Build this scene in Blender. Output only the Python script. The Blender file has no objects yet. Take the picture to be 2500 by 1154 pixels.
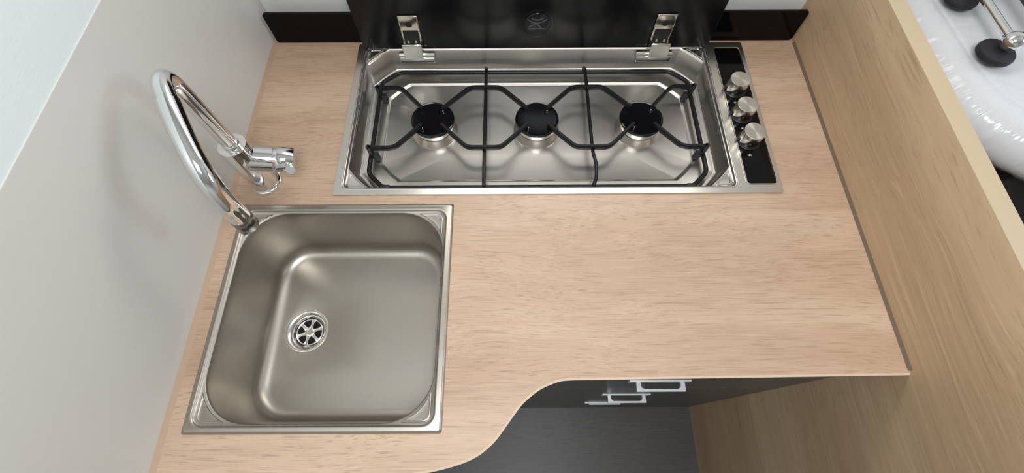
import bpy, bmesh, math, random
from mathutils import Vector, Matrix, noise
from mathutils.geometry import tessellate_polygon

S = bpy.context.scene
COL = S.collection
PI = math.pi
CT = 0.91                                   # worktop height above the floor

# ------------------------------------------------------------------ camera
cam_d = bpy.data.cameras.new('camera')
cam_d.sensor_width = 36.0
cam_d.lens = 36.0 * 1110.0 / 2500.0
cam_d.clip_start = 0.02
cam = bpy.data.objects.new('camera', cam_d)
COL.objects.link(cam)
cam.matrix_world = (Matrix.Translation((0, 0, CT + 0.6866))
                    @ Matrix.Rotation(math.radians(24.435), 4, 'X')
                    @ Matrix.Rotation(math.radians(-0.305), 4, 'Z'))
S.camera = cam

# ------------------------------------------------------------------ view, world, lights
S.view_settings.view_transform = 'Standard'
S.view_settings.look = 'None'
S.view_settings.gamma = 1.0
S.view_settings.use_curve_mapping = False
S.view_settings.exposure = 0.10

world = bpy.data.worlds.new('world')
S.world = world
world.use_nodes = True
bg = world.node_tree.nodes['Background']
bg.inputs['Color'].default_value = (0.80, 0.88, 1.0, 1)
bg.inputs['Strength'].default_value = 0.35


def area(name, loc, target, sx, sy, power, color):
    d = bpy.data.lights.new(name, 'AREA')
    d.shape = 'RECTANGLE'
    d.size = sx
    d.size_y = sy
    d.energy = power
    d.color = color
    o = bpy.data.objects.new(name, d)
    COL.objects.link(o)
    o.location = loc
    v = Vector(target) - Vector(loc)
    o.rotation_euler = v.to_track_quat('-Z', 'Y').to_euler()
    return o


area('roof_hatch_daylight', (0.08, -0.28, 2.165), (0.08, -0.28, 0), 0.48, 0.48, 13.0, (0.95, 0.98, 1.0))
area('back_window_daylight', (0.15, 0.765, CT + 0.60), (0.15, -0.40, CT + 0.20), 0.80, 0.38, 5.0, (1.0, 0.98, 0.95))
area('side_window_daylight', (1.95, 0.25, CT + 0.80), (0.0, 0.30, CT + 0.30), 0.50, 0.35, 5.5, (0.84, 0.93, 1.0))

# ------------------------------------------------------------------ materials
MATS = {}


def mat(name, color=(.5, .5, .5), rough=.5, metal=0.0, **kw):
    m = bpy.data.materials.new(name)
    m.use_nodes = True
    b = m.node_tree.nodes['Principled BSDF']
    b.inputs['Base Color'].default_value = (*color, 1)
    b.inputs['Roughness'].default_value = rough
    b.inputs['Metallic'].default_value = metal
    for k, v in kw.items():
        b.inputs[k].default_value = v
    MATS[name] = m
    return m


def nodes_of(m):
    t = m.node_tree
    return t, t.nodes['Principled BSDF']


def add(t, kind, **kw):
    n = t.nodes.new(kind)
    for k, v in kw.items():
        setattr(n, k, v)
    return n


def mapped(t, scale, rot=(0, 0, 0), loc=(0, 0, 0)):
    tc = add(t, 'ShaderNodeTexCoord')
    mp = add(t, 'ShaderNodeMapping')
    mp.inputs['Scale'].default_value = scale
    mp.inputs['Rotation'].default_value = rot
    mp.inputs['Location'].default_value = loc
    t.links.new(tc.outputs['Object'], mp.inputs['Vector'])
    return mp.outputs['Vector']


def nz(t, vec, scale, detail=3.0, rough=.55, dist=0.0):
    n = add(t, 'ShaderNodeTexNoise')
    n.inputs['Scale'].default_value = scale
    n.inputs['Detail'].default_value = detail
    n.inputs['Roughness'].default_value = rough
    n.inputs['Distortion'].default_value = dist
    t.links.new(vec, n.inputs['Vector'])
    return n.outputs['Fac']


def ramp(t, fac, stops):
    r = add(t, 'ShaderNodeValToRGB')
    e = r.color_ramp.elements
    e[0].position, e[0].color = stops[0][0], (*stops[0][1], 1)
    e[1].position, e[1].color = stops[-1][0], (*stops[-1][1], 1)
    for p, c in stops[1:-1]:
        x = e.new(p)
        x.color = (*c, 1)
    t.links.new(fac, r.inputs['Fac'])
    return r.outputs['Color']


def mixc(t, a, b, fac, mode='MIX'):
    n = add(t, 'ShaderNodeMix', data_type='RGBA', blend_type=mode)
    if isinstance(fac, (int, float)):
        n.inputs[0].default_value = fac
    else:
        t.links.new(fac, n.inputs[0])
    for i, v in ((6, a), (7, b)):
        if isinstance(v, tuple):
            n.inputs[i].default_value = (*v, 1)
        else:
            t.links.new(v, n.inputs[i])
    return n.outputs[2]


def bump(t, b, height, strength, dist):
    n = add(t, 'ShaderNodeBump')
    n.inputs['Strength'].default_value = strength
    n.inputs['Distance'].default_value = dist
    t.links.new(height, n.inputs['Height'])
    t.links.new(n.outputs['Normal'], b.inputs['Normal'])


def wood(name, along, light, mid, dark, streak, fine=1.0, rough=.42, streak_amt=.55, wide=1.0, length=1.0):
    """grain runs along axis 'along' (0 x, 1 y)."""
    m = mat(name, mid, rough)
    t, b = nodes_of(m)

    def sc(a, c):
        return (a, c, c) if along == 0 else (c, a, c)
    warp = nz(t, mapped(t, sc(1.6, 5.0)), 1.0, 2.0)
    tc = add(t, 'ShaderNodeTexCoord')
    off = add(t, 'ShaderNodeVectorMath', operation='MULTIPLY_ADD')
    comb = add(t, 'ShaderNodeCombineXYZ')
    sub = add(t, 'ShaderNodeMath', operation='SUBTRACT')
    t.links.new(warp, sub.inputs[0])
    sub.inputs[1].default_value = 0.5
    for ax in ((1, 2) if along == 0 else (0, 2)):
        t.links.new(sub.outputs[0], comb.inputs[ax])
    t.links.new(comb.outputs[0], off.inputs[0])
    off.inputs[1].default_value = (.10, .10, .10)
    t.links.new(tc.outputs['Object'], off.inputs[2])

    def layer(a, c, detail=3.0, rough_=.55, dist=0.0):
        mp = add(t, 'ShaderNodeMapping')
        mp.inputs['Scale'].default_value = sc(a * length, c)
        t.links.new(off.outputs[0], mp.inputs['Vector'])
        return nz(t, mp.outputs[0], 1.0, detail, rough_, dist)
    broad = ramp(t, layer(1.7 * wide, 8.0 * wide, 4.0, .6), [(.30, dark), (.5, mid), (.68, light)])
    figure = layer(4.0 * wide, 62.0 * wide, 4.0, .65, .4)
    c1 = mixc(t, broad, streak, ramp(t, figure, [(.53, (0, 0, 0)), (.76, (.24, .24, .24))]))
    pores = layer(14.0 * fine, 620.0 * fine, 3.0, .6)
    c2 = mixc(t, c1, streak, ramp(t, pores, [(.53, (0, 0, 0)), (.70, (streak_amt,) * 3)]))
    hl = layer(13.0 * fine, 340.0 * fine, 2.0, .6)
    c3 = mixc(t, c2, light, ramp(t, hl, [(.56, (0, 0, 0)), (.74, (.5, .5, .5))]))
    t.links.new(c3, b.inputs['Base Color'])
    bump(t, b, pores, .12, .0006)
    return m


wood('worktop_oak', 0, (.575, .425, .310), (.485, .338, .236), (.415, .278, .189), (.245, .143, .086), streak_amt=.62)
wood('panel_oak', 1, (.610, .445, .285), (.490, .345, .213), (.405, .275, .165), (.265, .165, .092), fine=.55, wide=.8,
     rough=.45, streak_amt=.42, length=.34)
mat('edge_oak', (.72, .56, .41), .40)
mat('edge_cream', (.52, .405, .27), .45)
mat('seal_brown', (.40, .275, .185), .5)
mat('shade_dark', (.165, .112, .076), .6)  # shade and reflection at the right-hand joint, put into a dark brown


def brushed(name, color, rough, amt, along=0, metal=1.0, stretch=700.0):
    m = mat(name, color, rough, metal)
    t, b = nodes_of(m)
    f = nz(t, mapped(t, (5, stretch, 60) if along == 0 else (stretch, 5, 60)), 1.0, 2.0)
    n = add(t, 'ShaderNodeMapRange')
    n.inputs['To Min'].default_value = rough - amt
    n.inputs['To Max'].default_value = rough + amt
    t.links.new(f, n.inputs['Value'])
    t.links.new(n.outputs[0], b.inputs['Roughness'])
    return m


brushed('hob_steel', (.66, .625, .58), .28, .004)
brushed('sink_steel', (.43, .395, .35), .385, .004)
mat('drain_steel', (.70, .68, .65), .22, 1.0)
mat('chrome', (.80, .80, .80), .045, 1.0)
mat('aerator_metal', (.26, .26, .26), .16, 1.0)  # darkened chrome: the dark reflection on the spout end is in the colour
mat('hinge_nickel', (.72, .70, .66), .16, 1.0)
mat('hinge_bracket', (.62, .56, .47), .10, 1.0)
mat('grate_enamel', (.006, .006, .007), .40, 0, **{'Specular IOR Level': .32})
mat('cap_enamel', (.004, .004, .005), .07)
mat('lid_black', (.004, .004, .0045), .20, 0, **{'Specular IOR Level': .30})
mat('glass_black', (.003, .0026, .0026), .05, 0, **{'Specular IOR Level': .16})
mat('print_white', (.62, .62, .62), .4)
mat('dark_plastic', (.010, .010, .011), .38)
mat('rubber_black', (.014, .012, .018), .55)
mat('void_black', (.006, .006, .007), .6)
mat('emblem_gloss', (.018, .018, .02), .04, 0.0)
mat('emblem_line', (.085, .085, .09), .25)
mat('red_mark', (.75, .12, .06), .35)
mat('blue_mark', (.16, .30, .75), .35)
mat('handle_satin', (.78, .80, .83), .32, .35)
mat('handle_recess', (.10, .105, .11), .5)
mat('drawer_graphite', (.085, .090, .087), .34)
mat('cabinet_inner', (.055, .055, .055), .6)
mat('ceiling_white', (.80, .80, .78), .7)
mat('wall_white', (.80, .79, .76), .55)
mat('bench_dark', (.03, .028, .03), .7)
mat('stand_panel', (.045, .055, .050), .4)
mat('pillow_white', (.74, .73, .73), .8)

# knob: turned brushed metal with a radial sheen
m = mat('knob_metal', (.62, .585, .53), .26, 1.0)
t, b = nodes_of(m)
tg = add(t, 'ShaderNodeTangent', direction_type='RADIAL', axis='Z')
b.inputs['Anisotropic'].default_value = .85
t.links.new(tg.outputs[0], b.inputs['Tangent'])
mat('knob_side', (.58, .545, .49), .20, 1.0)


def textile(name, color, rough, sc, amt):
    m = mat(name, color, rough)
    t, b = nodes_of(m)
    f1 = nz(t, mapped(t, (sc, sc * .12, sc * .12)), 1.0, 2.0)
    f2 = nz(t, mapped(t, (sc * .12, sc * .12, sc)), 1.0, 2.0)
    f = add(t, 'ShaderNodeMath', operation='ADD')
    t.links.new(f1, f.inputs[0])
    t.links.new(f2, f.inputs[1])
    bump(t, b, f.outputs[0], amt, .0006)
    return m


textile('wall_grey', (.60, .59, .565), .42, 900, .10)
textile('wall_pale', (.70, .765, .775), .5, 700, .16)  # pale panel; the cool daylight on it is mixed into its tint

m = mat('floor_vinyl', (.09, .083, .08), .42)
t, b = nodes_of(m)
f = nz(t, mapped(t, (14, 330, 1)), 1.0, 4.0, .7)
g = nz(t, mapped(t, (3, 7, 1)), 1.0, 3.0)
c = mixc(t, ramp(t, f, [(.35, (.045, .041, .040)), (.7, (.115, .107, .103))]), (.055, .051, .049),
         ramp(t, g, [(.35, (0, 0, 0)), (.65, (.5, .5, .5))]))
t.links.new(c, b.inputs['Base Color'])
bump(t, b, f, .1, .001)

m = mat('mattress_fabric', (.76, .765, .78), .85)
t, b = nodes_of(m)
bump(t, b, nz(t, mapped(t, (500, 500, 500)), 1.0, 2.0), .2, .001)

# clear film: mostly see-through with sharp reflections
m = bpy.data.materials.new('clear_film')
m.use_nodes = True
MATS['clear_film'] = m
t = m.node_tree
out = t.nodes['Material Output']
pr = t.nodes['Principled BSDF']
pr.inputs['Base Color'].default_value = (.9, .9, .93, 1)
pr.inputs['Roughness'].default_value = .10
pr.inputs['Specular IOR Level'].default_value = .9
tr = add(t, 'ShaderNodeBsdfTransparent')
mx = add(t, 'ShaderNodeMixShader')
mx.inputs[0].default_value = .34
t.links.new(tr.outputs[0], mx.inputs[1])
t.links.new(pr.outputs[0], mx.inputs[2])
t.links.new(mx.outputs[0], out.inputs['Surface'])
f = nz(t, mapped(t, (7, 22, 12)), 1.0, 3.0, .5, .9)
bump(t, pr, f, .28, .010)


# ------------------------------------------------------------------ mesh helpers
class MB:
    """collects vertices and faces (z given relative to the worktop top)"""

    def __init__(s):
        s.v, s.f = [], []

    def face_block(s, verts, faces):
        o = len(s.v)
        s.v += [Vector(p) for p in verts]
        s.f += [tuple(i + o for i in f) for f in faces]
        return s

    def box(s, x0, x1, y0, y1, z0, z1):
        return s.face_block([(x, y, z) for z in (z0, z1) for y in (y0, y1) for x in (x0, x1)],
                            [(0, 2, 3, 1), (4, 5, 7, 6), (0, 1, 5, 4), (2, 6, 7, 3), (0, 4, 6, 2), (1, 3, 7, 5)])

    def loft(s, rings, cap0=False, cap1=False, closed=True):
        n = len(rings[0])
        v = [p for r in rings for p in r]
        f = []
        for i in range(len(rings) - 1):
            for j in range(n if closed else n - 1):
                k = (j + 1) % n
                f.append((i * n + j, i * n + k, (i + 1) * n + k, (i + 1) * n + j))
        if cap0:
            f.append(tuple(reversed(range(n))))
        if cap1:
            f.append(tuple((len(rings) - 1) * n + j for j in range(n)))
        return s.face_block(v, f)

    def lathe(s, prof, center, axis=(0, 0, 1), n=40, cap0=False, cap1=False):
        q = Vector(axis).normalized().to_track_quat('Z', 'Y')
        c = Vector(center)
        rings = []
        for r, z in prof:
            rings.append([c + q @ Vector((r * math.cos(2 * PI * k / n), r * math.sin(2 * PI * k / n), z)) for k in range(n)])
        return s.loft(rings, cap0, cap1)

    def sweep(s, path, prof, up=(0, 0, 1), caps=True):
        """prof: list of (a, b) with a sideways and b along up"""
        P = [Vector(p) for p in path]
        rings = []
        side = None
        for i, p in enumerate(P):
            d = (P[min(i + 1, len(P) - 1)] - P[max(i - 1, 0)]).normalized()
            if up is not None:
                sd = d.cross(Vector(up)).normalized()
                u = sd.cross(d).normalized()
            else:
                if side is None:
                    side = d.orthogonal().normalized()
                side = (side - d * side.dot(d)).normalized()
                sd = side
                u = sd.cross(d).normalized()
            rings.append([p + sd * a + u * c for a, c in prof])
        return s.loft(rings, caps, caps)

    def build(s, name, material, parent=None, bevel=0.0, seg=2, smooth=40, sub=0):
        me = bpy.data.meshes.new(name)
        me.from_pydata([(p.x, p.y, p.z + CT) for p in s.v], [], s.f)
        bm = bmesh.new()
        bm.from_mesh(me)
        bmesh.ops.recalc_face_normals(bm, faces=bm.faces)
        bm.to_mesh(me)
        bm.free()
        return finish(name, me, material, parent, bevel, seg, smooth, sub)


def finish(name, me, material, parent=None, bevel=0.0, seg=2, smooth=40, sub=0):
    me.materials.append(MATS[material])
    if smooth:
        for p in me.polygons:
            p.use_smooth = True
        me.set_sharp_from_angle(angle=math.radians(smooth))
    o = bpy.data.objects.new(name, me)
    COL.objects.link(o)
    if parent is not None:
        child(o, parent)
    if bevel:
        md = o.modifiers.new('bevel', 'BEVEL')
        md.width = bevel
        md.segments = seg
        md.limit_method = 'ANGLE'
        md.angle_limit = math.radians(35)
        md.harden_normals = False
    if sub:
        md = o.modifiers.new('sub', 'SUBSURF')
        md.levels = md.render_levels = sub
    return o


def world_of(o):
    m_ = Matrix.LocRotScale(o.location, o.rotation_euler, o.scale)
    return m_ if o.parent is None else world_of(o.parent) @ o.matrix_parent_inverse @ m_


def child(o, parent):
    o.parent = parent
    o.matrix_parent_inverse = world_of(parent).inverted()


def tag(o, label, cat, group=None):
    o['label'] = label
    o['category'] = cat
    if group:
        o['group'] = group
    return o


def thing(name, label, cat, loc, group=None):
    o = bpy.data.objects.new(name, None)
    COL.objects.link(o)
    o.location = (loc[0], loc[1], loc[2] + CT)
    o.empty_display_size = .05
    return tag(o, label, cat, group)


def struct(o):
    o['kind'] = 'structure'
    return o


def circle(r, n=14, ry=None):
    return [(r * math.cos(2 * PI * k / n), (ry or r) * math.sin(2 * PI * k / n)) for k in range(n)]


def rrect(hx, hy, r, z, cx, cy, k=9, chamfer=False):
    pts = []
    for sx, sy, a0 in ((1, 1, 0), (-1, 1, 90), (-1, -1, 180), (1, -1, 270)):
        ccx, ccy = cx + sx * (hx - r), cy + sy * (hy - r)
        for i in range(k):
            u = i / (k - 1)
            if chamfer:
                pa = Vector((math.cos(math.radians(a0)), math.sin(math.radians(a0)))) * r
                pb = Vector((math.cos(math.radians(a0 + 90)), math.sin(math.radians(a0 + 90)))) * r
                q = pa.lerp(pb, u)
                # small softening of both ends of the chamfer
                a = math.radians(a0 + 90 * u)
                arc = Vector((math.cos(a), math.sin(a))) * r
                q = q.lerp(arc, .16)
            else:
                a = math.radians(a0 + 90 * u)
                q = Vector((math.cos(a), math.sin(a))) * r
            pts.append(Vector((ccx + q.x, ccy + q.y, z)))
    return pts


def fillet_path(pts, r, n=6):
    P = [Vector(p) for p in pts]
    out_ = [P[0]]
    for i in range(1, len(P) - 1):
        a, b_, c_ = P[i - 1], P[i], P[i + 1]
        d1, d2 = (a - b_), (c_ - b_)
        rr = min(r, d1.length * .49, d2.length * .49)
        p1, p2 = b_ + d1.normalized() * rr, b_ + d2.normalized() * rr
        for k in range(n + 1):
            u = k / n
            out_.append(p1 * (1 - u) ** 2 + b_ * 2 * u * (1 - u) + p2 * u * u)
    out_.append(P[-1])
    return out_


def catmull(pts, n=8):
    P = [Vector(p) for p in pts]
    P = [P[0] * 2 - P[1]] + P + [P[-1] * 2 - P[-2]]
    res = []
    for i in range(1, len(P) - 2):
        for k in range(n):
            u = k / n
            p0, p1, p2, p3 = P[i - 1:i + 3]
            res.append(.5 * ((2 * p1) + (p2 - p0) * u + (2 * p0 - 5 * p1 + 4 * p2 - p3) * u * u + (3 * p1 - p0 - 3 * p2 + p3) * u ** 3))
    res.append(P[-2])
    return res


def plate(name, loops, z0, z1, material, parent=None, bevel=0.0, seg=2, smooth=35):
    """flat plate with outer loop and holes, between z0 and z1"""
    loops = [[Vector((p[0], p[1], 0)) for p in lp] for lp in loops]
    tris = tessellate_polygon(loops)
    flat = [p for lp in loops for p in lp]
    n = len(flat)
    v = [(p.x, p.y, z1) for p in flat] + [(p.x, p.y, z0) for p in flat]
    f = [tuple(tr) for tr in tris] + [tuple(i + n for i in reversed(tr)) for tr in tris]
    o = 0
    for lp in loops:
        m_ = len(lp)
        for j in range(m_):
            k = (j + 1) % m_
            f.append((o + j, o + k, n + o + k, n + o + j))
        o += m_
    mb = MB()
    mb.face_block(v, f)
    return mb.build(name, material, parent, bevel, seg, smooth)


def rot_copy(o, parent, loc):
    c_ = o.copy()
    COL.objects.link(c_)
    c_.location = o.location + Vector(loc)
    child(c_, parent)
    return c_


# ================================================================== the setting
ZF = -CT
XL, XR = -0.4865, 0.5794          # worktop ends at the left wall and the right panel
YB = 0.785
struct(MB().box(-.60, 2.1, -1.7, .86, ZF - .05, ZF).build('floor', 'floor_vinyl', smooth=0))
struct(MB().box(-.60, 2.1, -1.7, .86, 1.27, 1.31).build('ceiling', 'ceiling_white', smooth=0))
struct(MB().box(-.60, 2.1, YB, YB + .05, ZF, 1.27).build('wall_back', 'wall_white', smooth=0))
struct(MB().box(-.60, 2.1, -1.7, -1.65, ZF, 1.27).build('wall_front', 'wall_white', smooth=0))
struct(MB().box(2.0, 2.05, -1.65, YB, ZF, 1.27).build('wall_right', 'wall_white', smooth=0))
wl = struct(MB().box(XL - .03, XL, -1.65, YB, ZF, .312).build('wall_left', 'wall_grey', smooth=0))
MB().box(XL - .035, XL - .0012, -1.65, YB, .312, 1.27).build('upper_panel', 'wall_pale', wl, smooth=0)
struct(MB().face_block([(XL, .752, 0), (XL + .0065, .752, 0), (XL, .752, .0055), (XL, -.05, 0), (XL + .0065, -.05, 0), (XL, -.05, .0055)],
                       [(0, 1, 2), (3, 5, 4), (0, 2, 5, 3), (1, 4, 5, 2), (0, 3, 4, 1)]).build('trim_1', 'seal_brown', smooth=0))
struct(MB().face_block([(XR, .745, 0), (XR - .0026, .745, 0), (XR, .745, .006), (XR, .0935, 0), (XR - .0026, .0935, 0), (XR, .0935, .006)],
                       [(0, 1, 2), (3, 5, 4), (0, 2, 5, 3), (1, 4, 5, 2), (0, 3, 4, 1)]).build('shade_strip', 'shade_dark', smooth=0))  # thin wedge added to draw the shade line between worktop and panel

# ================================================================== worktop
curve_pts = [(.0882, .0859), (.0700, .0845), (.0552, .0800), (.0410, .0740), (.0282, .0660), (.0104, .0510), (-.0071, .0292),
             (-.0241, .0075), (-.0352, -.0030), (-.0490, -.0130), (-.0682, -.0215), (-.0956, -.0290), (-.1282, -.0348),
             (-.19, -.0420), (-.30, -.0490), (XL, -.0530)]
curve_s = [(p.x, p.y) for p in catmull([(x, y, 0) for x, y in curve_pts], 5)]
front = [(XR, .0905), (.33, .0881)] + curve_s
HOB = (-.3098, .4700, .3912, .7445)
HC = ((HOB[0] + HOB[1]) / 2, (HOB[2] + HOB[3]) / 2)
SK = (-.2799, .1931)
hole_h = [(p.x, p.y) for p in rrect(.384, .171, .01, 0, *HC, k=4)]
hole_s = [(p.x, p.y) for p in rrect(.1755, .175, .01, 0, *SK, k=4)]
wt = thing('worktop', 'pale oak-look kitchen worktop with a wavy cut-away front edge, carrying sink and hob', 'worktop', (.0, .4, -.028))
plate('top', [[(XL, YB), (XR, YB)] + front, hole_h, hole_s], -.028, 0, 'worktop_oak', wt, .0008)
n_f = len(front)
eb = MB()
rings = []
for i, (x, y) in enumerate(front):
    a, c_ = Vector(front[max(i - 1, 0)]), Vector(front[min(i + 1, n_f - 1)])
    d = (c_ - a).normalized()
    nrm = Vector((-d.y, d.x))
    q = Vector((x, y)) + nrm * .0030
    g = Vector((x, y)) + nrm * .0003
    rings.append([Vector((x, y, -.0278)), Vector((g.x, g.y, -.0276)), Vector((q.x, q.y, -.0022)), Vector((x, y, .00005))])
eb.loft(rings, True, True)
eb.build('edge_band', 'edge_oak', wt)['label'] = 'lighter edge band along the front of the worktop'

# ================================================================== cabinets below
cab = thing('drawer_cabinet', 'dark graphite drawer unit with three pale bow handles under the worktop', 'cabinet', (.30, .43, ZF))
YD = .106
body = MB().box(.023, XR - .001, YD + .02, YB - .03, ZF + .09, -.115)
body.box(.023, XR - .001, YD + .05, YB - .03, ZF, ZF + .09)
body.build('body', 'cabinet_inner', cab, smooth=0)
MB().box(.022, XR - .001, YD, YD + .019, ZF, -.868).build('plinth', 'drawer_graphite', cab, smooth=0)


def handle(parent, z, cx, dpt):
    """plate along the drawer front with a projecting bow"""
    hx = .0575
    pl_ = MB().box(cx - hx, cx + hx, YD - .0035, YD, z - .010, z + .010)
    pl_.build('handle_plate', 'handle_satin', parent, .001)
    bow = []
    w = .045
    outer = [(-w, 0), (-w, dpt), (w, dpt), (w, 0)]
    inner = [(w - .008, 0), (w - .008, dpt * .25)]
    for k in range(7):
        a = PI / 2 * k / 6
        inner.append((w - .008 - .008 + .008 * math.cos(a), dpt - .0045 - .008 + .008 * math.sin(a)))
    inner += [(-x, y) for x, y in reversed(inner)]
    loop = outer + (inner if dpt > .01 else [])
    pts = [(cx + x, YD - .0035 - y) for x, y in loop]
    plate('handle_bow', [pts], z + .000, z + .007, 'handle_satin', parent, .0006)


for z0, z1, zh, hxc in ((-.335, -.034, -.200, .2740), (-.600, -.338, -.460, .2700), (-.865, -.603, -.705, .2630)):
    dr = MB().box(.022, XR - .0015, YD, YD + .019, z0, z1).build('drawer', 'drawer_graphite', cab, .001)
    handle(dr, zh, hxc, .0175 if zh > -.6 else .0035)

cab2 = thing('sink_cabinet', 'dark cabinet below the sink under the wavy worktop end', 'cabinet', (-.3, .15, ZF))
ins = []
for x, y in curve_s:
    if x < .02:
        ins.append((x - .075, y + .03))
ins = [p for p in ins if p[0] > XL + .01]
loop = [(.018, YD + .0195)] + ins + [(XL + .001, -.02), (XL + .001, .60), (.018, .60)]
plate('body', [loop], ZF, -.22, 'drawer_graphite', cab2)

# ================================================================== side panel on the right
pan = thing('partition_panel', 'wide oak-look partition panel with a cream top edge right of the worktop', 'panel', (XR + .014, -.2, ZF))
PT = .200
MB().box(XR, XR + .0275, -1.2, YB - .0005, ZF, PT - .0012).build('board', 'panel_oak', pan, smooth=0)
MB().box(XR, XR + .0275, -1.2, YB - .0005, PT - .0012, PT + .0004).build('edge_band', 'edge_cream', pan, smooth=0)['label'] = 'cream top edge'

# ================================================================== splashback
spl = thing('splashback', 'low strip of glossy black glass standing along the back of the worktop', 'splashback', (.05, .755, 0))
xa, xb = XL + .0065, XR - .0035
cxs, hxs = (xa + xb) / 2, (xb - xa) / 2
ring = rrect(hxs, .0345, .007, 0, cxs, .0348, k=6)
sp = MB().loft([[Vector((p.x, .758, p.y)) for p in ring], [Vector((p.x, .752, p.y)) for p in ring]], True, True)
sp.build('glass_strip', 'glass_black', spl, .0008)
for sx in (-.427, .520):
    sc_ = MB().lathe([(.0, .0012), (.003, .0012), (.0042, .0004), (.0042, 0)], (sx, .752, .033), (0, -1, 0), 16)
    sc_.build('screw', 'glass_black', spl)

# ================================================================== hob
hob = thing('gas_hob', 'built-in stainless steel three-burner gas hob with raised black lid', 'hob', (HC[0], HC[1], -.06))
PC = (.0488, .566)
PHX, PHY = .3458, .1700
PC1 = (.0488, .571)           # the opening sits a little further back than the tray floor
ctl = (.4363, .5691, .0268, .1615)
outer = rrect((HOB[1] - HOB[0]) / 2, (HOB[3] - HOB[2]) / 2, .004, 0, *HC, k=5)
panh = rrect(PHX, PHY, .012, 0, *PC1, k=9)
ctlh = rrect(ctl[2], ctl[3], .006, 0, ctl[0], ctl[1], k=7)
plate('frame', [outer, panh, ctlh], -.001, .0032, 'hob_steel', hob, .0013, 3)


def ringp(dx, r, z, ch=False, dy=None):
    hy = PHY - (dx if dy is None else dy)
    if z > -.007:
        return rrect(PHX - dx, hy, r, z, *PC1, k=9, chamfer=ch)
    u_ = min(1.0, (-.006 - z) / .034)
    return rrect(PHX - dx, hy - .005 * u_, r, z, PC1[0], PC1[1] - .005 * u_, k=9, chamfer=ch)


tray = MB()
rings = [ringp(-.0002, .012, .0028), ringp(.0006, .012, .0034), ringp(.0020, .0115, .0036), ringp(.0034, .011, .0026),
         ringp(.0042, .0105, .0004), ringp(.0052, .010, -.0010),
         ringp(.0060, .040, -.0014, True), ringp(.0068, .041, -.0022, True), ringp(.0078, .042, -.0060, True),
         ringp(.0088, .044, -.022, True), ringp(.0098, .046, -.0385, True), ringp(.0102, .047, -.0418, True),
         ringp(.0112, .048, -.0432, True), ringp(.0130, .049, -.0432, True), ringp(.0150, .050, -.0440, True),
         ringp(.0170, .051, -.0452, True), ringp(.020, .052, -.0458, True),
         ringp(.0440, .040, -.0462, True, .0445), ringp(.0455, .040, -.0466, True, .0460),
         ringp(.0485, .040, -.0492, True, .0490), ringp(.0500, .040, -.0496, True, .0505),
         rrect(.2, .06, .03, -.0490, *PC, k=9, chamfer=True)]
tray.loft(rings, False, True)
tray.build('tray', 'hob_steel', hob, smooth=50)
# pressed triangular pads in the four corners
for sx in (-1, 1):
    for sy in (-1, 1):
        cxp, cyp = PC1[0] + sx * (PHX - .0062), PC1[1] + sy * (PHY - .0062)
        L = .033
        tri = [Vector((cxp - sx * .0030, cyp - sy * .0030)), Vector((cxp - sx * L, cyp - sy * .0022)), Vector((cxp - sx * .0022, cyp - sy * L))]
        cen = (tri[0] + tri[1] + tri[2]) / 3
        path2 = fillet_path([(p.x, p.y, 0) for p in [tri[0].lerp(tri[1], .5)] + [tri[1], tri[2], tri[0]] + [tri[0].lerp(tri[1], .5)]], .005, 5)[:-1]
        rg = []
        for sh, z in ((0, -.0014), (.10, .0004), (.20, .0004), (.30, -.0010)):
            rg.append([Vector((p.x, p.y)).lerp(cen, sh).to_3d() + Vector((0, 0, z)) for p in path2])
        MB().loft(rg, False, True).build('corner_pad', 'hob_steel', hob)

# control strip: bright bead, black glass, print and knobs
cg = MB().loft([rrect(ctl[2] + .0006, ctl[3] + .0006, .0065, .0030, ctl[0], ctl[1]), rrect(ctl[2] + .0002, ctl[3] + .0002, .0062, .0044, ctl[0], ctl[1]),
                rrect(ctl[2] - .0012, ctl[3] - .0012, .0055, .0044, ctl[0], ctl[1]), rrect(ctl[2] - .0020, ctl[3] - .0020, .0050, .0022, ctl[0], ctl[1])])
cg.build('control_bead', 'hob_steel', hob)
cgl = MB().loft([rrect(ctl[2] - .0014, ctl[3] - .0014, .005, -.002, ctl[0], ctl[1]), rrect(ctl[2] - .0014, ctl[3] - .0014, .005, .0027, ctl[0], ctl[1])], True, True)
cgl = cgl.build('control_glass', 'glass_black', hob)
KY = (.6200, .5595, .5000)
KX = .4312
pm = MB()
for ky in KY:
    for k, (dx, w) in enumerate(((-.0035, .0009), (-.0014, .0016), (.0014, .0009))):
        pm.box(KX - .003 + dx - w / 2, KX - .003 + dx + w / 2, ky - .0335, ky - .0300, .0027, .0030)
    for a in (150, 163, 196):
        c_ = Vector((math.cos(math.radians(a)), math.sin(math.radians(a))))
        p0, p1 = Vector((KX, ky)) + c_ * .0225, Vector((KX, ky)) + c_ * .0255
        sdv = Vector((-c_.y, c_.x)) * .0004
        pm.face_block([(*(p0 + sdv), .0028), (*(p0 - sdv), .0028), (*(p1 - sdv), .0028), (*(p1 + sdv), .0028)], [(0, 1, 2, 3)])
pm.build('scale_print', 'print_white', cgl, smooth=0)['kind'] = 'stuff'
k0 = None
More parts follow.
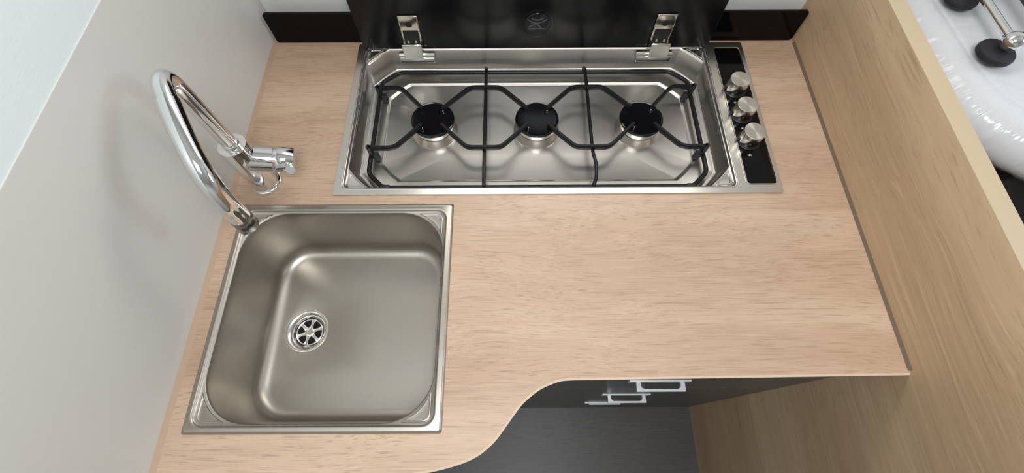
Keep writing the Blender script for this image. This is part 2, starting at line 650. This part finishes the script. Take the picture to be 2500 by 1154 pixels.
for ky in KY:
    root_k = MB().lathe([(.0184, 0), (.0186, .0010), (.0186, .0250), (.0182, .0257)], (0, 0, .0055), n=48).build('knob', 'knob_side', None)
    root_k.location = (KX, ky, 0)
    child(root_k, hob)
    cp = MB().lathe([(.0182, .0257), (.0179, .0259), (.009, .0259), (.0001, .0259)], (0, 0, .0055), n=48).build('knob_face', 'knob_metal', None, smooth=12)
    cp.location = (KX, ky, 0)
    cp.parent = root_k
    cp.location = (0, 0, 0)
    sk = MB().lathe([(.0215, 0), (.0215, .0012), (.0200, .0028), (.012, .0030)], (0, 0, .0027), n=40).build('knob_skirt', 'dark_plastic', None)
    sk.parent = root_k
    pt = MB().box(-.0225, -.0180, -.0025, .0025, .0050, .0095).build('pointer', 'dark_plastic', None, .001)
    pt.parent = root_k

# burners
BX = (-.1510, .0492, .2494)
BY = .566
for bx in BX:
    bs = MB().lathe([(.0450, -.0494), (.0446, -.0478), (.0434, -.0450), (.0412, -.0395), (.0395, -.0350), (.0385, -.0330)], (bx, BY, 0), n=56)
    bs = bs.build('burner', 'hob_steel', hob)
    MB().lathe([(.0385, -.0335), (.0340, -.0330), (.0340, -.0318), (.0382, -.0312), (.0384, -.0300), (.0384, -.0200), (.0370, -.0190)],
               (bx, BY, 0), n=56).build('flame_ring', 'drain_steel', bs)
    MB().lathe([(.036, -.0192), (.0408, -.0192), (.0418, -.0182), (.0420, -.0160), (.0412, -.0135), (.0398, -.0128), (.0385, -.0132),
                (.0370, -.0136), (.0001, -.0136)], (bx, BY, 0), n=64, cap0=True).build('burner_cap', 'cap_enamel', bs)
    for dx, dy in ((-.0170, -.0240), (.0195, .0160)):
        MB().lathe([(.0016, -.0136), (.0016, -.0100), (.0012, -.0088), (.0001, -.0084)], (bx + dx, BY + dy, 0), n=12).build(
            'igniter_pin', 'drain_steel', bs)

# lid with hinges and emblem
LX0, LX1, LY = -.2975, .3968, .7308
lid_r = rrect((LX1 - LX0) / 2, .168, .010, 0, (LX0 + LX1) / 2, .1725, k=6)
lid = MB().loft([[Vector((p.x, LY + .0045, p.y)) for p in lid_r], [Vector((p.x, LY - .0015, p.y)) for p in lid_r]], True, True)
lid = lid.build('lid', 'lid_black', hob, .0012, 3)
lid['label'] = 'raised black lid with a round pressed emblem'
EX, EZ, LF = .0503, .0635, LY - .0015


def lid_ring(r0, r1, y0, y1, a0=0, a1=360, n=48):
    rg = []
    for k in range(n + 1):
        a = math.radians(a0 + (a1 - a0) * k / n)
        c_, s_ = math.cos(a), math.sin(a)
        rg.append([Vector((EX + r * c_, y, EZ + r * s_)) for r, y in ((r0, y0), (r0, y1), (r1, y1), (r1, y0))])
    return rg


em = MB()
em.loft(lid_ring(.0285, .0296, LF + .0002, LF - .0005))
em.loft(lid_ring(.0232, .0246, LF + .0002, LF - .0006))
em.build('emblem_ring', 'emblem_gloss', lid)
MB().lathe([(.0232, 0), (.0225, .0007), (.0001, .0009)], (EX, LF, EZ), (0, -1, 0), 48).build('emblem_disc', 'emblem_gloss', lid)


def strip(mb, pts, w, lift=[0]):
    lift[0] += .00008
    mb.sweep([(EX + x, LF - .0011 - lift[0], EZ + z) for x, z in pts], [(-w, -.0004), (w, -.0004), (w, .0004), (-w, .0004)], up=(0, -1, 0))


em = MB()
strip(em, [(-.019 + .038 * k / 10, .011 - .0085 * math.sin(PI * k / 10)) for k in range(11)], .0009)
strip(em, [(-.011 + .022 * k / 10, .013 - .004 * math.sin(PI * k / 10)) for k in range(11)], .0013)
strip(em, [(-.0015, .003), (.0075, -.0085)], .0016)
strip(em, [(.0, .0025), (-.0165, -.0065)], .0008)
strip(em, [(-.0165, -.0105), (.0150, -.0105)], .0010)
em.build('emblem_mark', 'emblem_line', lid)

for hx in (-.1945, .2942):
    mir = 1 if hx < 0 else -1
    br = MB().box(hx - .0190, hx + .0190, LF - .0042, LF - .0002, .0180, .0850).build('hinge_bracket', 'hinge_bracket', lid, .0022, 3)
    MB().lathe([(.0062, 0), (.0062, .0009), (.0050, .0014), (.0030, .0004), (.0001, .0004)], (hx, LF - .0042, .0665), (0, -1, 0), 24).build('screw', 'void_black', br)
    MB().box(hx - .0150, hx + .0150, LF - .0047, LF - .0040, .0240, .0530).build('slot', 'void_black', br)
    MB().box(hx - .0095, hx - .0055, LF - .0085, LF - .0040, .0250, .0330).build('latch', 'hinge_nickel', br)
    MB().box(hx + .0055, hx + .0095, LF - .0085, LF - .0040, .0250, .0330).build('latch', 'hinge_nickel', br)
    arm = MB()
    prof = [(LF - .0045, .0290), (LF - .0205, .0335), (LF - .0230, .0315), (LF - .0245, -.0010), (LF - .0225, -.0030), (LF - .0060, -.0050), (LF - .0045, .002)]
    arm.loft([[Vector((hx - .0190, y, z)) for y, z in prof], [Vector((hx + .0190, y, z)) for y, z in prof]], True, True)
    arm = arm.build('hinge_arm', 'hinge_nickel', hob, .0012, 2)
    x0, x1 = (hx - .032, hx + .040) if mir > 0 else (hx - .041, hx + .032)
    MB().lathe([(.0001, 0), (.0066, 0), (.0074, .0008), (.0074, (x1 - x0) - .0008), (.0066, x1 - x0), (.0001, x1 - x0)],
               (x0, LF - .0090, -.0030), (1, 0, 0), 28).build('hinge_barrel', 'hinge_nickel', arm)
    MB().box(x0 + .001, x1 - .001, LF - .0185, LF - .0060, -.015, -.003).build('hinge_cradle', 'hinge_nickel', arm, .001)

# ================================================================== pan support (wire grate resting on the hob tray)
gr = thing('pan_support', 'black enamelled wire pan support resting in the hob tray over the three burners', 'pan support', (.046, .566, -.0463))
fx0, fx1, fy0, fy1 = -.2640, .3600, .4235, .6975
ch = .030
frame_pts = [(fx0 + .1, fy0), (fx0 + ch, fy0), (fx0, fy0 + ch), (fx0, fy1 - ch * .9), (fx0 + ch * 1.1, fy1), (fx1 - ch * 1.1, fy1), (fx1, fy1 - ch * .9),
             (fx1, fy0 + ch), (fx1 - ch, fy0), (fx0 + .1, fy0)]
fz = -.0290
MB().sweep(fillet_path([(x, y, fz) for x, y in frame_pts], .010, 5), circle(.0043, 12), up=None).build('frame_wire', 'grate_enamel', gr)
bar = [(-.0027, -.0062), (.0027, -.0062), (.0031, -.0045), (.0031, .0028), (.0021, .0042), (-.0021, .0042), (-.0031, .0028), (-.0031, -.0045)]
bz = -.0062
TY, KYY = .0205, .0708
for sy in (-1, 1):
    # outer arms: from the frame side, along x, then diagonal over the burner
    for s_, bx, xe in ((-1, BX[0], fx0 + .001), (1, BX[2], fx1 - .001)):
        path = [(xe, BY + sy * KYY, -.024), (xe, BY + sy * KYY, bz), (bx + s_ * .0650, BY + sy * KYY, bz), (bx + s_ * TY, BY + sy * TY, bz), ]
        pth = fillet_path(path[1:], .012, 6)
        pth = [Vector((xe + 0, BY + sy * KYY, bz))] + pth[1:]
        MB().sweep(pth, bar).build('support_arm', 'grate_enamel', gr)
        MB().sweep([(xe, BY + sy * KYY, bz + .0042), (xe, BY + sy * KYY, fz)], circle(.0045, 10), up=None).build('arm_post', 'grate_enamel', gr)
        ft = MB().loft([[Vector((xe - s_ * a, BY + sy * KYY + yy, z)) for a, z in ((-.003, fz + .004), (.012, fz + .006), (.014, -.0440), (.004, -.0440))]
                        for yy in (-.0035, .0035)], True, True)
        ft.build('foot', 'rubber_black', gr)
    # linking arms between neighbouring burners
    for b0, b1 in ((BX[0], BX[1]), (BX[1], BX[2])):
        path = [(b0 + TY, BY + sy * TY, bz), (b0 + .0690, BY + sy * KYY, bz), (b1 - .0690, BY + sy * KYY, bz), (b1 - TY, BY + sy * TY, bz)]
        MB().sweep(fillet_path(path, .012, 6), bar).build('support_arm', 'grate_enamel', gr)
for sy in (-1, 1):
    for bx in BX:
        for s_ in (-1, 1):
            MB().box(bx + s_ * TY - .0026, bx + s_ * TY + .0026, BY + sy * TY - .0022, BY + sy * TY + .0022, -.0128, bz + .0040).build('arm_tip', 'grate_enamel', gr)
for rx, wob in ((-.0505, 0), (.1502, .0035)):
    path = [(rx - .0012, fy1 + .001, fz), (rx - .001, fy1 + .003, -.020), (rx, fy1 - .008, -.0150), (rx, .66, -.0150), (rx, .52, -.0150), (rx + wob * .2, .490, -.0155),
            (rx + wob * 1.3, .466, -.0175), (rx + wob, .440, -.0205), (rx - wob * .2, fy0 + .003, -.0240), (rx - wob * .3, fy0, fz)]
    MB().sweep(catmull(path, 6), circle(.0033, 10), up=None).build('cross_wire', 'grate_enamel', gr)
for ex in (fx0 + ch + .004, fx1 - ch - .004):
    MB().lathe([(.0001, -.008), (.0050, -.008), (.0058, -.006), (.0058, .006), (.0050, .008), (.0001, .008)], (ex, fy0, fz), (1, 0, 0), 14).build('clip', 'rubber_black', gr)

# ================================================================== sink
sink = thing('sink', 'square brushed stainless steel sink set into the worktop', 'sink', (SK[0], SK[1], -.14))
OX, OY = .1812, .1806
DX, DY, DZ = -.3735, .1880, -.1370
bc = (-.2805, .1912)


def sr(hx, hy, r, z, c_=bc, k=13):
    base_ = rrect(hx, hy, r, z, c_[0], c_[1], k=k)
    out_ = []
    for i, p in enumerate(base_):
        out_.append(p)
        if i % k == k - 1:                      # fill the straight side that follows this corner
            q = base_[(i + 1) % len(base_)]
            out_ += [p.lerp(q, j / 12) for j in range(1, 12)]
    return out_


rings = [sr(OX, OY, .004, -.0005, SK), sr(OX - .0005, OY - .0005, .004, .0012, SK), sr(OX - .0030, OY - .0030, .004, .0040, SK),
         sr(OX - .0045, OY - .0045, .004, .0044, SK), sr(.1735, .1725, .020, .0042), sr(.1722, .1712, .019, .0050), sr(.1706, .1696, .018, .0046),
         sr(.1694, .1684, .017, .0022), sr(.1682, .1672, .016, .0010),
         sr(.1670, .1660, .072, .0006), sr(.1662, .1652, .072, -.0008), sr(.1652, .1642, .072, -.0050), sr(.1642, .1632, .072, -.0150),
         sr(.1625, .1615, .070, -.0450), sr(.1605, .1595, .067, -.0800), sr(.1592, .1582, .064, -.1000)]
R = .023
for k in range(1, 11):
    a = PI / 2 * k / 10
    d_ = R * (1 - math.cos(a))
    rings.append(sr(.1588 - d_, .1578 - d_, .062 - d_, -.1125 - R * math.sin(a)))
last = rings[-1]
rc = .0372


def drain_ring(f_, z):
    return [Vector((DX + rc * f_ * math.cos(math.atan2(p.y - DY, p.x - DX)), DY + rc * f_ * math.sin(math.atan2(p.y - DY, p.x - DX)), z)) for p in last]


rings.append([p.lerp(q, .5) + Vector((0, 0, -.0003)) for p, q in zip(last, drain_ring(1.0, -.1360))])
rings.append(drain_ring(1.03, -.1366))
rings.append(drain_ring(1.0, DZ))
# keep the far side of the last square ring clear of the drain circle
mbs = MB()
mbs.loft(rings)
mbs.build('basin', 'sink_steel', sink, smooth=55)
# pressed triangular pads in the rim corners
for sx in (-1, 1):
    for sy in (-1, 1):
        cxp, cyp = bc[0] + sx * .1655, bc[1] + sy * .1645
        L = .044
        pts = [Vector((cxp - sx * .0028, cyp - sy * .0028)), Vector((cxp - sx * L, cyp - sy * .0020))]
        arc = []
        rr = .072
        ac = Vector((bc[0] + sx * (.1676 - rr), bc[1] + sy * (.1666 - rr)))
        for k in range(9):
            a = math.radians(68 - 46 * k / 8)
            arc.append(ac + Vector((sx * math.cos(a), sy * math.sin(a))) * (rr + .0022))
        base = [Vector((cxp - sx * .012, cyp - sy * .0010))] + arc + [Vector((cxp - sx * .0010, cyp - sy * .012))]
        for k in range(1, 6):
            a = PI / 2 * k / 6
            base.append(Vector((cxp - sx * (.012 - .011 * math.cos(a)), cyp - sy * (.012 - .011 * math.sin(a)))))
        cen = sum(base, Vector((0, 0))) / len(base)
        rg = []
        for sh, z in ((0, .0006), (.05, .0022), (.12, .0024), (.20, .0016)):
            rg.append([p.lerp(cen, sh).to_3d() + Vector((0, 0, z)) for p in base])
        MB().loft(rg, False, True).build('corner_pad', 'sink_steel', sink)
dr = MB().lathe([(.0385, -.0003), (.0382, .0007), (.0370, .0011), (.0345, .0006), (.0310, -.0015), (.0280, -.0050), (.0262, -.0090), (.0252, -.0140), (.0250, -.0260)],
                (DX, DY, DZ), n=64).build('drain', 'drain_steel', sink)
MB().lathe([(.0252, -.0250), (.0001, -.0250)], (DX, DY, DZ), n=32).build('drain_pipe', 'void_black', dr)
st = MB()
zt, zb_ = DZ - .0110, DZ - .0132
ro, ri, hub, w = .0246, .0222, .0080, .0030
st.lathe([(ri, zb_), (ri, zt), ((ri + ro) / 2, zt + .0006), (ro, zt), (ro, zb_)], (DX, DY, 0), n=48)
st.lathe([(hub, zb_), (hub, zt), (hub - .001, zt + .0006), (.0001, zt + .0006)], (DX, DY, 0), n=32)
for k in range(6):
    a = math.radians(20 + 60 * k)
    c_, s_ = math.cos(a), math.sin(a)
    rg = []
    for r_, wd in ((hub - .001, w * 1.45), (hub + .002, w * 1.05), (.015, w * .85), (ri - .003, w * 1.0), (ri + .0008, w * 1.7)):
        rg.append([Vector((DX + r_ * c_ - q * s_, DY + r_ * s_ + q * c_, z)) for q, z in
                   ((-wd, zb_), (-wd, zt), (-wd * .75, zt + .0005), (-wd * .4, zt - .0003), (wd * .4, zt - .0003), (wd * .75, zt + .0005), (wd, zt), (wd, zb_))])
    st.loft(rg)
st.build('strainer', 'drain_steel', dr)
scw = MB().lathe([(.0058, zt), (.0058, zt + .0012), (.0046, zt + .0024), (.0040, zt + .0016), (.0001, zt + .0016)], (DX, DY, 0), n=32)
scw.box(DX - .0040, DX + .0040, DY - .0006, DY + .0006, zt + .0016, zt + .0022)
scw.build('strainer_screw', 'drain_steel', dr)

# ================================================================== faucet
FX, FY = -.4285, .4175
fau = thing('mixer_tap', 'chrome single-lever mixer tap with swan-neck spout beside the left wall', 'tap', (FX, FY, 0))
MB().lathe([(.0268, 0), (.0268, .0050), (.0262, .0064), (.0242, .0072), (.0225, .0090), (.0220, .0110)], (FX, FY, 0), n=48).build('base_ring', 'chrome', fau)
MB().lathe([(.0220, .0090), (.0220, .1105), (.0214, .1120), (.0001, .1122)], (FX, FY, 0), n=48).build('body', 'chrome', fau)
hz = .0775
had = Vector((.9345, .14, -.327)).normalized()
hb = Vector((FX, FY, hz))
MB().lathe([(.0208, .005), (.0208, .0425), (.0200, .0430), (.0186, .0432)], hb, had, n=40).build('side_neck', 'chrome', fau)
MB().lathe([(.0186, .0425), (.0190, .0428), (.0190, .0470), (.0182, .0475)], hb, had, n=40).build('lever_ring', 'chrome', fau)
mk = fau.children[-1]
for nm, m_, a0 in (('hot_mark', 'red_mark', 0), ('cold_mark', 'blue_mark', 1)):
    q = had.to_track_quat('Z', 'Y')
    rg = []
    vv = []
    a_mid = math.radians(-62 if a0 == 0 else -75)
    # local frame: angle measured round the barrel, facing the room and up
    fw = had.cross(Vector((0, 0, 1))).normalized()
    sd = fw.cross(had).normalized()
    for (ax, an) in ((.0430, -.12), (.0430, .12), (.0464, .12), (.0464, -.12)):
        ang = math.radians(36 if a0 == 0 else 21) + an
        vv.append(hb + had * ax + (fw * math.cos(ang) + sd * math.sin(ang)) * .0192)
    MB().face_block(vv, [(0, 1, 2, 3)]).build(nm, m_, mk, smooth=0)
lv = MB().lathe([(.0190, .0465), (.0214, .0468), (.0218, .0478), (.0218, .0725), (.0210, .0735), (.0001, .0736)], hb, had, n=40).build('lever_barrel', 'chrome', fau)
sdir = Vector((.40, -.78, .48)).normalized()
sb = hb + had * .0665
MB().lathe([(.0056, .010), (.0056, .0330), (.0072, .0345), (.0074, .0360), (.0074, .0395), (.0068, .0402), (.0001, .0402)], sb, sdir, n=28).build('lever_pin', 'chrome', lv)
ang = math.radians(-63)
sd2 = (math.cos(ang), math.sin(ang))
spine = [(0, .112), (0, .150), (0, .195), (0, .228), (.0035, .249), (.0150, .2650), (.032, .2715), (.052, .2690), (.083, .2610), (.112, .2495), (.135, .2370), (.152, .2190),
         (.1610, .1960), (.1650, .172), (.1670, .160)]
sp3 = [Vector((FX + s_ * sd2[0], FY + s_ * sd2[1], z)) for s_, z in spine]
pth = catmull(sp3, 8)
cut = 58
MB().sweep(pth[:cut + 1], circle(.0116, 28), up=None, caps=False).build('spout_riser', 'chrome', fau)
MB().sweep(pth[cut:], circle(.0131, 28), up=None).build('spout', 'chrome', fau)
MB().lathe([(.0125, .1115), (.0125, .1175), (.0121, .1180), (.0108, .1182)], (FX, FY, 0), n=32).build('spout_collar', 'chrome', fau)
e0, e1 = pth[-2], pth[-1]
dd = (e1 - e0).normalized()
MB().lathe([(.0110, -.001), (.0137, 0), (.0140, .001), (.0140, .0195), (.0132, .0205), (.0100, .0205), (.0098, .0180), (.0001, .0180)], e1, dd, n=32).build('aerator', 'aerator_metal', fau)

# ================================================================== things beyond the right panel
bench = thing('bench_base', 'dark bench box below the wrapped mattress behind the panel', 'bench', (1.2, .4, ZF))
MB().box(.84, 1.96, .40, YB - .004, ZF, .0495).build('box', 'bench_dark', bench, .004)

matt = thing('mattress', 'white mattress wrapped in clear plastic film behind the partition panel', 'mattress', (1.2, .45, .05))
MT = .130


def mattress_rings(off, wr):
    x1, y1 = 1.95, YB - .008
    a = Vector((.688, y1))
    pl_ = catmull([(.688, y1, 0), (.697, .65, 0), (.705, .54, 0), (.722, .475, 0), (.752, .428, 0), (.790, .390, 0), (.85, .350, 0), (.92, .325, 0), (.99, .315, 0)], 34)
    loop = [(a, Vector((-1, 1)))]
    for k in range(1, len(pl_)):
        p, q = pl_[k], pl_[min(k + 1, len(pl_) - 1)]
        if p.y > y1 - .062:
            continue
        d_ = (q - pl_[k - 1]).normalized()
        loop.append((Vector((p.x, p.y)), Vector((d_.y, -d_.x))))
    yf = .313
    for k in range(1, 28):
        loop.append((Vector((1.0 + (x1 - 1.0) * k / 30, yf)), Vector((0, -1))))
    loop.append((Vector((x1, yf)), Vector((1, -1))))
    for k in range(1, 10):
        loop.append((Vector((x1, yf + .1 + (y1 - yf - .2) * k / 10)), Vector((1, 0))))
    loop.append((Vector((x1, y1)), Vector((1, 1))))
    for k in range(3, 27):
        loop.append((Vector((x1 + (a.x - x1) * k / 30, y1)), Vector((0, 1))))
    R_ = .048
    prof = [(.040, .050), (.022, .0535), (.008, .062), (.001, .074)]
    for k in range(9):
        an = PI / 2 * k / 8
        prof.append((R_ - R_ * math.cos(an), MT - R_ + R_ * math.sin(an)))
    prof += [(.0495, MT - .0012), (.052, MT + .0006), (.056, MT + .001)]
    rings_ = []
    for dd_, z in prof:
        rg = []
        for p, nn in loop:
            w_ = 0
            if wr:
                q3 = Vector((p.x * 9, p.y * 75, z * 22))
                w_ = max(0, noise.noise(q3)) * wr + abs(noise.noise(q3 * 2.7)) * wr * .5
            q = p - nn * (dd_ - off * (1 if z < MT else .3) - w_ * (1 if z < MT - .01 else .1))
            rg.append(Vector((q.x, min(q.y, YB - .003), z + (off + w_ * .6 if z > MT - .03 else 0))))
        rings_.append(rg)
    return rings_


MB().loft(mattress_rings(0, 0), True, True).build('cushion', 'mattress_fabric', matt, smooth=60)
rg = mattress_rings(.0022, .0048)
mid = Vector((1.25, .5, MT + .004))
MB().loft(rg, False, True).build('plastic_cover', 'clear_film', matt, smooth=75)

# folding stand of chrome tubes lying on the mattress
sta = thing('table_stand', 'chrome tube table stand with black round feet lying on the wrapped mattress', 'stand', (.79, .6, MT + .006))
fz0 = MT + .0095
for (px, py) in ((.7720, .5625), (.7690, .6890)):
    ftm = MB().lathe([(.0240, 0), (.0272, .003), (.0276, .008), (.0262, .0115), (.0225, .0128), (.0001, .0132)], (px, py, fz0), n=40).build('foot', 'rubber_black', sta)
    MB().lathe([(.0060, .012), (.0060, .020)], (px + .008, py + .002, fz0), n=16).build('foot_stem', 'chrome', ftm)
    bl = MB().lathe([(.0001, -.0150)] + [(.0150 * math.cos(a), .0150 * math.sin(a)) for a in [math.radians(-80 + 16 * k) for k in range(11)]] + [(.0001, .0150)],
                    (px + .0085, py + .002, fz0 + .0270), (.25, .9, 0), n=28).build('ball_joint', 'chrome', sta)
TZ = fz0 + .0270
MB().sweep([(.7805, .5645, TZ), (.7775, .6910, TZ), (.7755, .770, TZ)], circle(.0062, 16), up=None).build('tube', 'chrome', sta)
MB().sweep([(.7805, .5645, TZ), (.905, .622, TZ + .016)], circle(.0070, 16), up=None).build('tube', 'chrome', sta)
MB().sweep([(.7775, .6910, TZ), (.905, .750, TZ + .016)], circle(.0070, 16), up=None).build('tube', 'chrome', sta)
fb = MB().box(.8340, .8380, .560, .775, MT + .036, MT + .062).build('flat_bar', 'stand_panel', sta, .001)
MB().box(.8338, .8384, .560, .775, MT + .062, MT + .0645).build('bar_edge', 'handle_satin', fb)

pil = MB()
pil.loft([[Vector((.925 + d0 * a, .60 + d0 * c_, z)) for a, c_ in ((0, 0), (0, .17), (.3, .17), (.3, 0))] for d0, z in ((1, MT + .0085),)] +
         [[Vector((.925, .60, MT + .09)), Vector((.925, .77, MT + .09)), Vector((1.2, .77, MT + .09)), Vector((1.2, .60, MT + .09))]], True, True)
pil = pil.build('cushion_block', 'pillow_white', None, .02, 4)
tag(pil, 'white cushion at the far right on the wrapped mattress beside the chrome stand', 'cushion')
